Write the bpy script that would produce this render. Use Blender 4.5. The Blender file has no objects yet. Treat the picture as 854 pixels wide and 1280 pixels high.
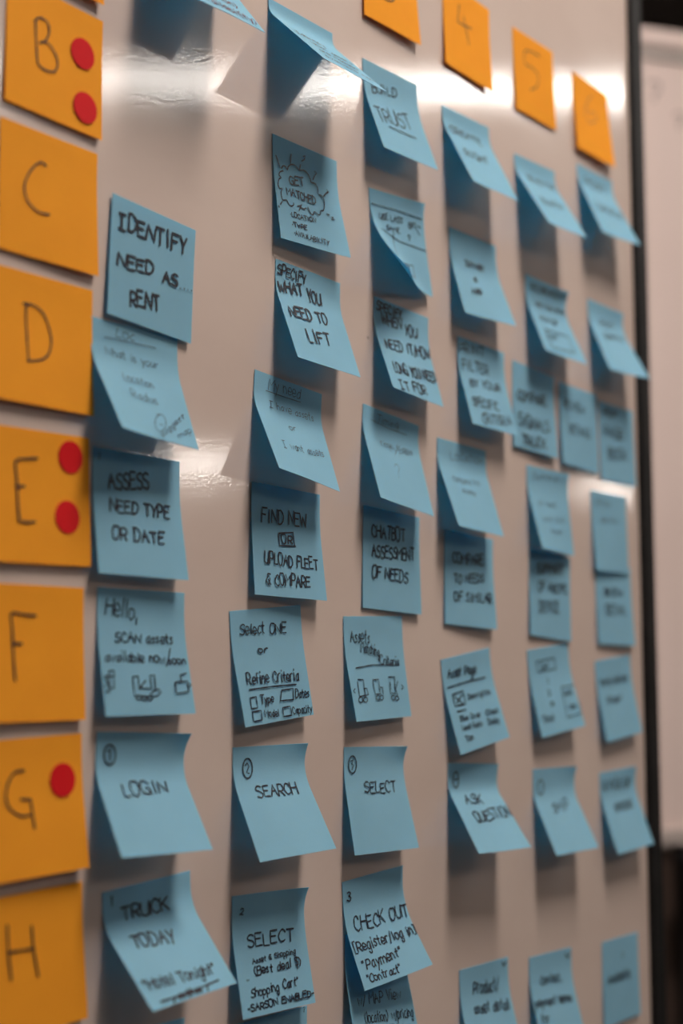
import bpy, math, random
import numpy as np
from mathutils import Vector, Matrix

random.seed(7)
scene = bpy.context.scene
COL = scene.collection

# ------------------------------------------------------------------ camera
cd = bpy.data.cameras.new('camera')
cam = bpy.data.objects.new('camera', cd)
COL.objects.link(cam)
CAMR = [[0.5870356, -0.8095551, -0.0031253], [-0.0850679, -0.0655238, 0.9942183], [0.8050793, 0.5833756, 0.107332]]
CAMP = Vector((0.0, -0.63354, 1.4))
rx, ux, fx = [Vector(r) for r in CAMR]
m = Matrix((rx, ux, -fx)).transposed().to_4x4()
m.translation = CAMP
cam.matrix_world = m
cd.sensor_fit = 'VERTICAL'
cd.sensor_height = 36.0
cd.sensor_width = 24.0
cd.lens = 52.5447
cd.clip_start = 0.05
cd.clip_end = 60
cd.dof.use_dof = True
cd.dof.focus_distance = 1.03
cd.dof.aperture_fstop = 3.0
cd.dof.aperture_blades = 0
scene.camera = cam

# ------------------------------------------------------------------ world, exposure
scene.view_settings.view_transform = 'Standard'
scene.view_settings.look = 'None'
scene.view_settings.exposure = 0.0
scene.view_settings.gamma = 1.0
scene.view_settings.use_curve_mapping = False
w = bpy.data.worlds.new('world'); scene.world = w
w.use_nodes = True
w.node_tree.nodes['Background'].inputs[0].default_value = (1.0, 0.93, 0.88, 1)
w.node_tree.nodes['Background'].inputs[1].default_value = 0.3

# lamps of the room and added fill panels: (name, centre, length, width, direction angle, radiance, label)
KEY_L, TUBE_L, SPOT_L, FILL_L = 49.0, 37.0, 55.0, 3.6
WARM = (1.0, 0.90, 0.82)

# ------------------------------------------------------------------ helpers
def mat(name, color, rough=0.6, spec=0.5, metal=0.0, **kw):
    mt = bpy.data.materials.new(name); mt.use_nodes = True
    b = mt.node_tree.nodes['Principled BSDF']
    b.inputs['Base Color'].default_value = (*color, 1)
    b.inputs['Roughness'].default_value = rough
    b.inputs['Specular IOR Level'].default_value = spec
    b.inputs['Metallic'].default_value = metal
    return mt

def noise_color(mt, c1, c2, scale, detail=4, space='Object', bump=0, bscale=None):
    nt = mt.node_tree; n = nt.nodes; l = nt.links
    b = n['Principled BSDF']
    tc = n.new('ShaderNodeTexCoord')
    tx = n.new('ShaderNodeTexNoise'); tx.inputs['Scale'].default_value = scale; tx.inputs['Detail'].default_value = detail
    rp = n.new('ShaderNodeValToRGB')
    rp.color_ramp.elements[0].position = 0.3; rp.color_ramp.elements[0].color = (*c1, 1)
    rp.color_ramp.elements[1].position = 0.7; rp.color_ramp.elements[1].color = (*c2, 1)
    l.new(tc.outputs[space], tx.inputs['Vector']); l.new(tx.outputs['Fac'], rp.inputs['Fac'])
    l.new(rp.outputs['Color'], b.inputs['Base Color'])
    if bump:
        t2 = n.new('ShaderNodeTexNoise'); t2.inputs['Scale'].default_value = bscale or scale; t2.inputs['Detail'].default_value = 3
        bp = n.new('ShaderNodeBump'); bp.inputs['Strength'].default_value = bump; bp.inputs['Distance'].default_value = 0.0005
        l.new(tc.outputs[space], t2.inputs['Vector']); l.new(t2.outputs['Fac'], bp.inputs['Height'])
        l.new(bp.outputs['Normal'], b.inputs['Normal'])
    return mt

def emit(name, color, strength):
    mt = bpy.data.materials.new(name); mt.use_nodes = True
    nt = mt.node_tree; nt.nodes.clear()
    e = nt.nodes.new('ShaderNodeEmission'); e.inputs[0].default_value = (*color, 1); e.inputs[1].default_value = strength
    o = nt.nodes.new('ShaderNodeOutputMaterial'); nt.links.new(e.outputs[0], o.inputs[0])
    return mt

def mesh(name, verts, faces, material, parent=None, smooth=False, loc=(0, 0, 0)):
    me = bpy.data.meshes.new(name)
    me.from_pydata([tuple(map(float, v)) for v in verts], [], faces)
    me.materials.append(material)
    if smooth:
        me.polygons.foreach_set('use_smooth', [True] * len(me.polygons))
    me.update()
    o = bpy.data.objects.new(name, me); COL.objects.link(o)
    o.location = loc
    if parent: o.parent = parent
    return o

def thing(name, label, cat, loc=(0, 0, 0), group=None, rz=0):
    o = bpy.data.objects.new(name, None); COL.objects.link(o)
    o.empty_display_size = 0.02
    o.location = loc; o.rotation_euler = (0, 0, rz)
    o['label'] = label; o['category'] = cat
    if group: o['group'] = group
    return o

def box_vf(c, s, bev=0.0):
    # box with chamfered vertical/horizontal edges when bev > 0
    x, y, z = [d / 2 for d in s]; cx, cy, cz = c
    if not bev:
        v = [(cx + i * x, cy + j * y, cz + k * z) for k in (-1, 1) for j in (-1, 1) for i in (-1, 1)]
        f = [(0, 2, 3, 1), (4, 5, 7, 6), (0, 1, 5, 4), (2, 6, 7, 3), (0, 4, 6, 2), (1, 3, 7, 5)]
        return v, f
    import bmesh
    bm = bmesh.new(); bmesh.ops.create_cube(bm, size=1)
    for vv in bm.verts: vv.co = Vector((cx + vv.co.x * s[0], cy + vv.co.y * s[1], cz + vv.co.z * s[2]))
    bmesh.ops.bevel(bm, geom=list(bm.edges), offset=bev, segments=2, affect='EDGES', profile=0.6)
    bm.verts.index_update()
    v = [tuple(q.co) for q in bm.verts]; f = [tuple(q.index for q in p.verts) for p in bm.faces]
    bm.free(); return v, f

def cyl_vf(p0, p1, r, n=14):
    p0, p1 = Vector(p0), Vector(p1); d = (p1 - p0).normalized()
    a = d.orthogonal().normalized(); b = d.cross(a)
    v = []
    for p in (p0, p1):
        for i in range(n):
            t = 2 * math.pi * i / n
            v.append(tuple(p + a * math.cos(t) * r + b * math.sin(t) * r))
    f = [(i, (i + 1) % n, n + (i + 1) % n, n + i) for i in range(n)]
    f += [tuple(range(n))[::-1], tuple(range(n, 2 * n))]
    return v, f

def join(*vfs):
    V, F = [], []
    for v, f in vfs:
        k = len(V); V += list(v); F += [tuple(i + k for i in q) for q in f]
    return V, F

def box(name, c, s, material, parent=None, bev=0.0):
    v, f = box_vf(c, s, bev); return mesh(name, v, f, material, parent)

def structure(o):
    o['kind'] = 'structure'; return o

# ------------------------------------------------------------------ materials
def board_material():
    mt = mat('whiteboard_enamel', (0.62, 0.50, 0.44), 0.4, 0.15)
    nt = mt.node_tree; n = nt.nodes; l = nt.links; b = n['Principled BSDF']
    b.inputs['Coat Weight'].default_value = 1.0
    b.inputs['Coat Roughness'].default_value = 0.12
    b.inputs['Coat IOR'].default_value = 1.55
    tc = n.new('ShaderNodeTexCoord')
    # wiped marker haze
    mp = n.new('ShaderNodeMapping'); mp.inputs['Scale'].default_value = (1.0, 1.0, 2.2)
    l.new(tc.outputs['Object'], mp.inputs['Vector'])
    t1 = n.new('ShaderNodeTexNoise'); t1.inputs['Scale'].default_value = 5; t1.inputs['Detail'].default_value = 7; t1.inputs['Roughness'].default_value = 0.62
    l.new(mp.outputs[0], t1.inputs['Vector'])
    r1 = n.new('ShaderNodeValToRGB')
    r1.color_ramp.elements[0].position = 0.25; r1.color_ramp.elements[0].color = (0.575, 0.455, 0.395, 1)
    r1.color_ramp.elements[1].position = 0.75; r1.color_ramp.elements[1].color = (0.64, 0.52, 0.455, 1)
    l.new(t1.outputs['Fac'], r1.inputs['Fac'])
    # tiny dark specks of dried ink
    vo = n.new('ShaderNodeTexVoronoi'); vo.inputs['Scale'].default_value = 16; vo.inputs['Randomness'].default_value = 1
    l.new(tc.outputs['Object'], vo.inputs['Vector'])
    r2 = n.new('ShaderNodeValToRGB')
    r2.color_ramp.elements[0].position = 0.018; r2.color_ramp.elements[0].color = (0.28, 0.28, 0.28, 1)
    r2.color_ramp.elements[1].position = 0.03; r2.color_ramp.elements[1].color = (1, 1, 1, 1)
    l.new(vo.outputs['Distance'], r2.inputs['Fac'])
    mx = n.new('ShaderNodeMix'); mx.data_type = 'RGBA'; mx.blend_type = 'MULTIPLY'; mx.inputs[0].default_value = 0.6
    l.new(r1.outputs['Color'], mx.inputs[6]); l.new(r2.outputs['Color'], mx.inputs[7])
    l.new(mx.outputs[2], b.inputs['Base Color'])
    # smears change the gloss a little
    mr = n.new('ShaderNodeMapRange'); mr.inputs['From Min'].default_value = 0.3; mr.inputs['From Max'].default_value = 0.7
    mr.inputs['To Min'].default_value = 0.055; mr.inputs['To Max'].default_value = 0.11
    l.new(t1.outputs['Fac'], mr.inputs['Value']); l.new(mr.outputs[0], b.inputs['Coat Roughness'])
    # orange peel of the enamel
    t3 = n.new('ShaderNodeTexNoise'); t3.inputs['Scale'].default_value = 420; t3.inputs['Detail'].default_value = 2
    l.new(tc.outputs['Object'], t3.inputs['Vector'])
    bp = n.new('ShaderNodeBump'); bp.inputs['Strength'].default_value = 0.12; bp.inputs['Distance'].default_value = 0.0003
    l.new(t3.outputs['Fac'], bp.inputs['Height']); l.new(bp.outputs['Normal'], b.inputs['Coat Normal'])
    return mt

def paper_material(name, c, var=0.05, trans=0.18, tc=None):
    c2 = tuple(min(1, q * (1 + var)) for q in c); c1 = tuple(q * (1 - var) for q in c)
    mt = mat(name, c, 0.85, 0.25)
    noise_color(mt, c1, c2, 22, 6, 'Object', bump=0.25, bscale=900)
    nt = mt.node_tree; n = nt.nodes; l = nt.links
    tr = n.new('ShaderNodeBsdfTranslucent'); tr.inputs[0].default_value = (*(tc or c), 1)
    mx = n.new('ShaderNodeMixShader'); mx.inputs[0].default_value = trans
    out = n['Material Output']
    l.new(n['Principled BSDF'].outputs[0], mx.inputs[1]); l.new(tr.outputs[0], mx.inputs[2]); l.new(mx.outputs[0], out.inputs[0])
    return mt

M = {}
M['board'] = board_material()
M['blue'] = paper_material('blue_note_paper', (0.34, 0.62, 0.74), trans=0.42, tc=(0.03, 0.60, 0.88))
M['orange'] = paper_material('orange_note_paper', (0.98, 0.385, 0.022), trans=0.2, tc=(0.9, 0.3, 0.02))
M['ink'] = mat('black_marker_ink', (0.012, 0.013, 0.022), 0.5, 0.4)
M['pencil'] = mat('grey_ballpoint_ink', (0.07, 0.11, 0.15), 0.5, 0.3)
M['red_ink'] = mat('dark_red_pen_ink', (0.12, 0.035, 0.05), 0.5, 0.3)
M['red'] = mat('red_sticker_paper', (0.60, 0.008, 0.012), 0.6, 0.15)
M['black_frame'] = noise_color(mat('black_frame_plastic', (0.012, 0.011, 0.011), 0.5, 0.2), (0.006, 0.006, 0.006), (0.013, 0.012, 0.012), 30)
M['alu'] = noise_color(mat('pale_metal_trim', (0.5, 0.46, 0.43), 0.45, 0.5, 0.2), (0.50, 0.44, 0.41), (0.6, 0.52, 0.48), 8)
M['board2'] = noise_color(mat('far_board_enamel', (0.8, 0.68, 0.64), 0.35, 0.5), (0.78, 0.63, 0.58), (0.86, 0.71, 0.66), 2.5)
M['steel'] = mat('dark_steel', (0.05, 0.05, 0.05), 0.4, 0.5, 0.6)
M['rubber'] = mat('black_rubber', (0.02, 0.02, 0.02), 0.8, 0.3)
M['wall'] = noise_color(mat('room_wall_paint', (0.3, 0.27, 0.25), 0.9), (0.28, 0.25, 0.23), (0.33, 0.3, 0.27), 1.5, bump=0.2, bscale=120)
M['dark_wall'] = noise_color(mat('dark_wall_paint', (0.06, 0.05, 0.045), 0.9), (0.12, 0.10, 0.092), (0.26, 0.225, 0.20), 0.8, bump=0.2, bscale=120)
M['ceiling'] = noise_color(mat('dark_ceiling_paint', (0.06, 0.055, 0.05), 0.9), (0.16, 0.135, 0.125), (0.30, 0.26, 0.24), 1.2)
M['carpet'] = noise_color(mat('charcoal_carpet', (0.09, 0.08, 0.075), 0.95), (0.06, 0.055, 0.05), (0.11, 0.1, 0.09), 60, bump=0.6, bscale=400)
M['wood'] = noise_color(mat('dark_wood', (0.06, 0.035, 0.025), 0.4), (0.12, 0.08, 0.065), (0.2, 0.13, 0.105), 6)
M['lamp_key'] = emit('lamp_glow_key', WARM, KEY_L)
M['lamp_tube'] = emit('lamp_glow_tube', (1.0, 0.93, 0.86), TUBE_L)
M['lamp_spot'] = emit('lamp_glow_far', (1.0, 0.93, 0.86), SPOT_L)
M['lamp_fill'] = emit('lamp_glow_fill', WARM, FILL_L)

# ------------------------------------------------------------------ room
X0, X1, Y0, Y1, ZC = -3.0, 12.0, -8.0, 3.6, 4.2
structure(box('floor', ((X0 + X1) / 2, (Y0 + Y1) / 2, -0.05), (X1 - X0 + .4, Y1 - Y0 + .4, 0.1), M['carpet']))
structure(box('ceiling', ((X0 + X1) / 2, (Y0 + Y1) / 2, ZC + 0.05), (X1 - X0 + .4, Y1 - Y0 + .4, 0.1), M['ceiling']))
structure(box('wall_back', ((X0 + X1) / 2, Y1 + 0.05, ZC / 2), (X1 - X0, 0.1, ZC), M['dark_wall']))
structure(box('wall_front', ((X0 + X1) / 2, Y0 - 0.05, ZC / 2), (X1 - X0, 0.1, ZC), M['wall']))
structure(box('wall_left', (X0 - 0.05, (Y0 + Y1) / 2, ZC / 2), (0.1, Y1 - Y0, ZC), M['wall']))
structure(box('wall_right', (X1 + 0.05, (Y0 + Y1) / 2, ZC / 2), (0.1, Y1 - Y0, ZC), M['wall']))
structure(box('baseboard_back', ((X0 + X1) / 2, Y1 - 0.01, 0.05), (X1 - X0, 0.02, 0.1), M['black_frame']))

def lamp(name, c, L, W, ang, mt, label, cat='ceiling lamp'):
    t = thing(name, label, cat, (c[0], c[1], c[2]), rz=ang)
    box('housing', (0, 0, 0.035), (L + 0.05, W + 0.05, 0.06), M['black_frame'], t, bev=0.008)
    box('diffuser', (0, 0, 0.0), (L, W, 0.012), mt, t)
    top = ZC - c[2]
    if top > 0.1:
        for s in (-1, 1):
            v, f = cyl_vf((s * L * 0.38, 0, 0.06), (s * L * 0.38, 0, top), 0.004, 8)
            mesh('suspension_rod', v, f, M['steel'], t)
    return t

KEYPOS = (1.02, -0.97, 3.45)
lamp('pendant_lamp', KEYPOS, 0.44, 0.88, 0.0, M['lamp_key'], 'small bright pendant lamp hanging nearly above the sticky note board')
ta, tb = Vector((3.80, -4.68)), Vector((6.45, -1.55))
tm = (ta + tb) / 2; td = tb - ta
lamp('tube_lamp', (tm.x, tm.y, 3.98), td.length, 0.105, math.atan2(td.y, td.x), M['lamp_tube'], 'long linear tube lamp whose glare crosses the top of the board')
lamp('square_lamp', (6.95, -5.52, 2.7), 0.34, 0.34, 0.5, M['lamp_spot'], 'square pendant lamp far out in the room in front of the board')
lamp('square_lamp', (9.66, -3.96, 2.7), 0.26, 0.26, 0.5, M['lamp_spot'], 'square pendant lamp near the right wall of the room')
lamp('fill_panel', (0.6, -4.6, 4.05), 1.8, 1.8, 0.0, M['lamp_fill'], 'large soft fill light panel added behind the camera')  # unseen fill light, added to raise the ambient level on the board
lamp('fill_panel', (3.6, -1.0, 4.05), 1.2, 1.2, 0.0, M['lamp_fill'], 'large soft fill light panel added to brighten the second whiteboard')  # second added fill light, out of view, for the board behind

# ------------------------------------------------------------------ whiteboard
BX0, BX1, BZ0, BZ1 = -0.75, 1.3824, 0.86, 2.36
FW = 0.024
wb = thing('whiteboard', 'big glossy whiteboard with a black frame covered in sticky notes', 'whiteboard', ((BX0 + BX1) / 2, 0.0, 0.0))
def wpart(name, c, s, mt, bev=0.0):
    v, f = box_vf((c[0] - wb.location.x, c[1], c[2]), s, bev); return mesh(name, v, f, mt, wb)
wpart('panel', ((BX0 + BX1) / 2, 0.010, (BZ0 + BZ1) / 2), (BX1 - BX0 + 0.01, 0.020, BZ1 - BZ0 + 0.01), M['board'])
wpart('frame_rail', (BX1 + FW / 2, 0.011, (BZ0 + BZ1) / 2), (FW, 0.034, BZ1 - BZ0 + 2 * FW), M['black_frame'], 0.002)
wpart('frame_rail', (BX0 - FW / 2, 0.011, (BZ0 + BZ1) / 2), (FW, 0.034, BZ1 - BZ0 + 2 * FW), M['black_frame'], 0.002)
wpart('frame_rail', ((BX0 + BX1) / 2, 0.011, BZ1 + FW / 2), (BX1 - BX0, 0.034, FW), M['black_frame'], 0.002)
wpart('frame_rail', ((BX0 + BX1) / 2, 0.011, BZ0 - FW / 2), (BX1 - BX0, 0.034, FW), M['black_frame'], 0.002)
wpart('pen_tray', ((BX0 + BX1) / 2, -0.035, BZ0 - 0.026), (BX1 - BX0 - 0.3, 0.06, 0.008), M['black_frame'], 0.002)
for lx in (BX0 + 0.10, BX1 - 0.06):
    wpart('leg', (lx, 0.045, (BZ0 + 0.55) / 2 + 0.02), (0.035, 0.03, BZ0 + 0.55 - 0.10), M['steel'], 0.003)
    ft = wpart('foot', (lx, 0.045, 0.085), (0.04, 0.60, 0.03), M['steel'], 0.004)
    for s in (-1, 1):
        v, f = cyl_vf((lx - wb.location.x - 0.012, 0.045 + s * 0.26, 0.035), (lx - wb.location.x + 0.012, 0.045 + s * 0.26, 0.035), 0.035, 18)
        mesh('caster', v, f, M['rubber'], ft)

# ------------------------------------------------------------------ second whiteboard and furniture behind
def bg(px_ray, t):
    return CAMP + Vector(px_ray) * t
D2 = 2.45
ptop = CAMP + Vector((0.894, 0.4015, 0.4286)) * D2
dirx = Vector((0.80, -0.60, 0)).normalized()
zt, zb = ptop.z, CAMP.z - 0.1085 * D2
org = Vector((ptop.x, ptop.y, 0)) - dirx * 0.022
w2 = thing('mobile_whiteboard', 'pale second whiteboard standing behind the black-framed board', 'whiteboard', org, rz=math.atan2(dirx.y, dirx.x))
W2 = 1.25
box('panel', (W2 / 2, 0.012, (zt + zb) / 2), (W2 - 0.01, 0.016, zt - zb - 0.02), M['board2'], w2)
box('frame_rail', (0.012, 0.008, (zt + zb) / 2), (0.024, 0.03, zt - zb), M['alu'], w2, 0.003)
box('frame_rail', (W2 - 0.012, 0.008, (zt + zb) / 2), (0.024, 0.03, zt - zb), M['alu'], w2, 0.003)
box('frame_rail', (W2 / 2, 0.008, zt - 0.015), (W2, 0.034, 0.03), M['board2'], w2, 0.003)
box('frame_rail', (W2 / 2, 0.010, zt - 0.041), (W2 - 0.05, 0.024, 0.018), M['alu'], w2, 0.002)
box('frame_rail', (W2 / 2, 0.008, zb + 0.012), (W2, 0.03, 0.024), M['alu'], w2, 0.003)
box('pen_tray', (W2 / 2, -0.03, zb - 0.025), (W2 - 0.1, 0.07, 0.018), M['rubber'], w2, 0.003)
for lx in (0.10, W2 - 0.10):
    box('leg', (lx, 0.05, (zb + 0.4) / 2 + 0.05), (0.035, 0.03, zb + 0.4 - 0.06), M['steel'], w2, 0.003)
    ft = box('foot', (lx, 0.05, 0.08), (0.04, 0.6, 0.03), M['steel'], w2, 0.004)
    for s in (-1, 1):
        v, f = cyl_vf((lx - 0.012, 0.05 + s * 0.26, 0.033), (lx + 0.012, 0.05 + s * 0.26, 0.033), 0.033, 18)
        mesh('caster', v, f, M['rubber'], ft)
# faint wiped marker scrawl on it
def ribbon_flat(pts, wd, y):
    V, F = [], []
    for i, p in enumerate(pts):
        a = Vector(pts[max(0, i - 1)]); b = Vector(pts[min(len(pts) - 1, i + 1)])
        d = (b - a).normalized(); nrm = Vector((-d.y, d.x)) * wd / 2
        V += [(p[0] + nrm.x, y, p[1] + nrm.y), (p[0] - nrm.x, y, p[1] - nrm.y)]
        if i: F.append((2 * i - 2, 2 * i - 1, 2 * i + 1, 2 * i))
    return V, F
M['ghost'] = mat('wiped_marker_trace', (0.42, 0.33, 0.31), 0.6)
def scrawl(px, pz, s):
    return ribbon_flat([(px - .4 * s, pz + .5 * s), (px, pz + .62 * s), (px + .4 * s, pz + .5 * s), (px + .3 * s, pz + .1 * s), (px, pz - .1 * s), (px, pz - .5 * s)], 0.006, 0.0030)
for sc in ((0.05, zt - 0.105, 0.03), (0.095, zt - 0.150, 0.022)):
    v, f = scrawl(*sc)
    mesh('marker_trace', v, f, M['ghost'], w2)

cab = thing('cabinet', 'low dark wooden cabinet standing behind the second whiteboard', 'cabinet', (3.15, 1.6, 0.0), rz=-0.64)
box('body', (0, 0, 0.50), (1.7, 0.45, 0.92), M['wood'], cab, 0.004)
box('worktop', (0, 0, 0.975), (1.76, 0.50, 0.03), M['alu'], cab, 0.004)
for i in (-1, 0, 1):
    d = box('door', (i * 0.56, -0.235, 0.50), (0.54, 0.018, 0.84), M['wood'], cab, 0.003)
    box('handle', (i * 0.56 + 0.2, -0.252, 0.72), (0.012, 0.014, 0.14), M['steel'], d, 0.002)
box('plinth', (0, 0, 0.02), (1.6, 0.38, 0.04), M['black_frame'], cab)

# ------------------------------------------------------------------ stroke alphabet (x 0-9, y: 0 baseline .. 9 cap, a-d below; ~ = curved)
G = {
'A': (7, '00 49 90;24 74'), 'B': (6, '00 09;~09 69 87 55 05;~05 75 93 70 00'), 'C': (6, '~97 79 39 05 12 50 91'),
'D': (7, '10 19;~09 59 96 82 40 00'), 'E': (6, '99 09 00 90;05 75'), 'F': (6, '99 09 00;05 75'), 'G': (7, '~97 69 29 04 30 70 94;54 94 9a'),
'H': (7, '00 09;90 99;05 95'), 'I': (4, '50 59'), 'capital_i': (7, '19 89;49 40;10 80'), 'J': (5, '79 72 40 02'), 'K': (6, '00 09;99 04;35 90'), 'L': (5, '09 00 90'),
'M': (8, '00 09 44 99 90'), 'N': (7, '00 09 90 99'), 'O': (7, '~59 19 04 20 60 95 79 49'), 'P': (6, '00 09;~09 69 96 64 04'),
'Q': (7, '~59 19 04 20 60 95 79 49;52 9a'), 'R': (6, '00 09;~09 69 96 64 04;34 90'), 'S': (6, '~98 69 28 16 45 84 92 60 01'),
'T': (7, '09 99;59 50'), 'U': (7, '~09 02 30 71 99;99 90'), 'V': (6, '09 40 99'), 'W': (9, '09 20 47 70 99'), 'X': (6, '09 90;00 99'),
'Y': (6, '09 54;99 54 40'), 'Z': (6, '09 99 00 90'),
'a': (5, '~86 35 12 40 82 86;86 81 90'), 'b': (5, '09 00;~04 46 93 60 00'), 'c': (4, '~86 36 02 50 91'), 'd': (5, '99 90;~95 46 02 40 92'),
'e': (5, '~03 93 76 26 02 40 91'), 'f': (4, '~99 69 46 40;15 85'), 'g': (5, '~86 36 02 50 84;~86 8b 5d 1b'), 'h': (5, '09 00;~04 46 84 80'),
'i': (2, '56 50;58 59'), 'j': (3, '66 6b 1c;68 69'), 'k': (5, '09 00;86 03 80'), 'l': (2, '59 50'), 'm': (8, '06 00;~04 26 44 40;~44 76 93 90'),
'n': (5, '06 00;~04 46 83 80'), 'o': (5, '~56 06 02 50 93 76 46'), 'p': (5, '06 0d;~05 56 93 50 01'), 'q': (5, '~96 36 02 50 95;96 9d'),
'r': (4, '06 00;~03 36 86'), 's': (4, '~85 46 14 63 71 30 01'), 't': (4, '49 41 70;06 86'), 'u': (5, '~06 01 40 85;86 80'),
'v': (5, '06 40 96'), 'w': (7, '06 20 45 70 96'), 'x': (5, '06 90;00 96'), 'y': (5, '06 42;96 2d'), 'z': (5, '06 96 00 90'),
'0': (5, '~59 19 04 30 70 95 79 49'), '1': (3, '27 59 50'), '2': (5, '~07 39 87 64 00;00 90'), '3': (5, '~08 49 87 45;~45 93 60 01'),
'4': (5, '69 03 93;69 60'), '5': (5, '99 09 05;~05 65 92 50 00'), '6': (5, '~89 25 02 40 82 64 13'), '7': (5, '09 99 40'),
'8': (5, '~45 08 59 87 45 02 50 92 45'), '9': (5, '~86 39 16 55 87;87 70'),
'.': (2, '50 51'), ',': (2, '61 4b'), '·': (2, '54 55'), '-': (4, '14 84'), '/': (4, '0a 99'), '?': (5, '~07 39 87 54 42;40 41'), '!': (2, '59 53;50 51'),
'(': (3, '~99 36 33 9a'), ')': (3, '~09 66 63 0a'), '[': (3, '99 19 1a 9a'), ']': (3, '09 89 8a 0a'), '"': (3, '29 27;79 77'), "'": (2, '59 57'),
'$': (5, '~98 49 07 45 93 50 01;5a 5c;59 5a'), '&': (6, '~98 38 46 15 02 50 85;44 90'), '#': (7, '20 39;70 79;03 93;06 96;11 88'), ' ': (4, ''),
}
def catmull(p, k=4):
    if len(p) < 3: return p
    out = []
    P = [p[0]] + list(p) + [p[-1]]
    for i in range(1, len(P) - 2):
        a, b, c, d = [np.array(q, float) for q in P[i - 1:i + 3]]
        for j in range(k):
            t = j / k
            out.append(tuple(0.5 * ((2 * b) + (-a + c) * t + (2 * a - 5 * b + 4 * c - d) * t * t + (-a + 3 * b - 3 * c + d) * t ** 3)))
    out.append(tuple(p[-1])); return out
YV = {c: -(i + 1) for i, c in enumerate('abcd')}
def glyph(ch):
    w, s = G.get(ch, G['-'])
    st = []
    for part in s.split(';'):
        if not part: continue
        cur = part[0] == '~'
        pts = [(int(q[0]) / 9 * w / 9, (YV[q[1]] if q[1] in YV else int(q[1])) / 9) for q in part.lstrip('~').split()]
        st.append(catmull(pts) if cur else pts)
    return w / 9, st

def text_strokes(txt, u0, v0, u1, v1, h, rnd):
    adv = []; x = 0
    for k, ch in enumerate(txt):
        w, st = glyph('capital_i' if ch == 'I' and k == 0 else ch); adv.append((x, w, st)); x += w + 0.17
    tot = max(0.01, x - 0.17)
    L = math.hypot(u1 - u0, v1 - v0); dx, dy = (u1 - u0) / L, (v1 - v0) / L
    sx = L / tot; out = []
    for (x, w, st) in adv:
        jy = rnd.uniform(-.07, .07); js = rnd.uniform(.9, 1.12); jr = rnd.uniform(-.12, .12); sl = 0.06
        for s in st:
            q = []
            for (a, b) in s:
                a2 = (a + b * (jr + sl) + rnd.uniform(-.022, .022)) ; b2 = b * js + jy + rnd.uniform(-.022, .022)
                lx = (x + a2) * sx; ly = b2 * h
                q.append((u0 + dx * lx + dy * ly * 0.9, v0 + dy * lx - ly))
            out.append(q)
    return out

# ------------------------------------------------------------------ sticky notes
SZ = 0.0762
def surf(q, fold, u, v):
    x, z, r, aL, aR, s0, s1, tc = q
    u = np.asarray(u, float); v = np.asarray(v, float)
    a = aL + (aR - aL) * u; n = 24
    s = (np.arange(n) + .5) / n
    sv = v[..., None] * s
    ph = a[..., None] * np.clip((sv - s0) / (s1 - s0), 0, 1)
    d = np.cos(ph).sum(-1) / n * v * SZ; l = np.sin(ph).sum(-1) / n * v * SZ
    l = l + tc * .001 * np.maximum(0, 1 - v / .22) ** 2 * np.maximum(u, 0) ** 3
    if fold:
        w = np.maximum(0, (1 - u) * .9 + v - 1.05)
        l = l + fold * w ** 1.6; d = d - fold * .35 * w * w
    c, sn = math.cos(r), math.sin(r); du = u * SZ
    return np.stack([x + c * du + sn * d, -.0006 - l, z + sn * du - c * d], -1)

def surf_n(q, fold, u, v):
    e = 1e-3
    a = surf(q, fold, u + e, v) - surf(q, fold, u - e, v)
    b = surf(q, fold, u, v + e) - surf(q, fold, u, np.maximum(v - e, 0))
    n = np.cross(a, b)                       # u right, v down -> towards the room
    n /= np.linalg.norm(n, axis=-1, keepdims=True)
    return np.where(n[..., 1:2] > 0, -n, n) if not fold else n * -np.sign(n[..., 1:2].mean())

def ink_mesh(q, fold, strokes, width, off, org):
    V, F = [], []; U, W = [], []
    for s in strokes:
        # resample
        P = [np.array(s[0])]
        for b in s[1:]:
            b = np.array(b); a = P[-1]; k = max(1, int(np.linalg.norm(b - a) / 0.035))
            for j in range(1, k + 1): P.append(a + (b - a) * j / k)
        if len(P) == 1: P.append(P[0] + np.array([.004, .006]))
        P = np.array(P); n = len(P)
        T = np.zeros_like(P); T[1:-1] = P[2:] - P[:-2]; T[0] = P[1] - P[0]; T[-1] = P[-1] - P[-2]
        ln = np.linalg.norm(T, axis=1, keepdims=True); ln[ln == 0] = 1; T /= ln
        N = np.stack([-T[:, 1], T[:, 0]], 1)
        hw = width / SZ / 2 * 0.001 * np.ones(n) * (1 + 0.12 * np.sin(np.arange(n) * 1.3))
        # rounded caps
        P = np.vstack([P[0] - T[0] * hw[0] * .8, P, P[-1] + T[-1] * hw[-1] * .8]); N = np.vstack([N[0], N, N[-1]])
        hw = np.concatenate([[hw[0] * .5], hw, [hw[-1] * .5]])
        A = P + N * hw[:, None]; B = P - N * hw[:, None]
        k = len(U)
        for i in range(len(P)):
            U += [A[i, 0], B[i, 0]]; W += [A[i, 1], B[i, 1]]
            if i: F.append((k + 2 * i - 2, k + 2 * i - 1, k + 2 * i + 1, k + 2 * i))
    U = np.clip(np.array(U), 0.004, 0.996); W = np.clip(np.array(W), 0.004, 0.996)
    P = surf(q, fold, U, W) + surf_n(q, fold, U, W) * off - np.array(org)
    return P.tolist(), F

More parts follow.
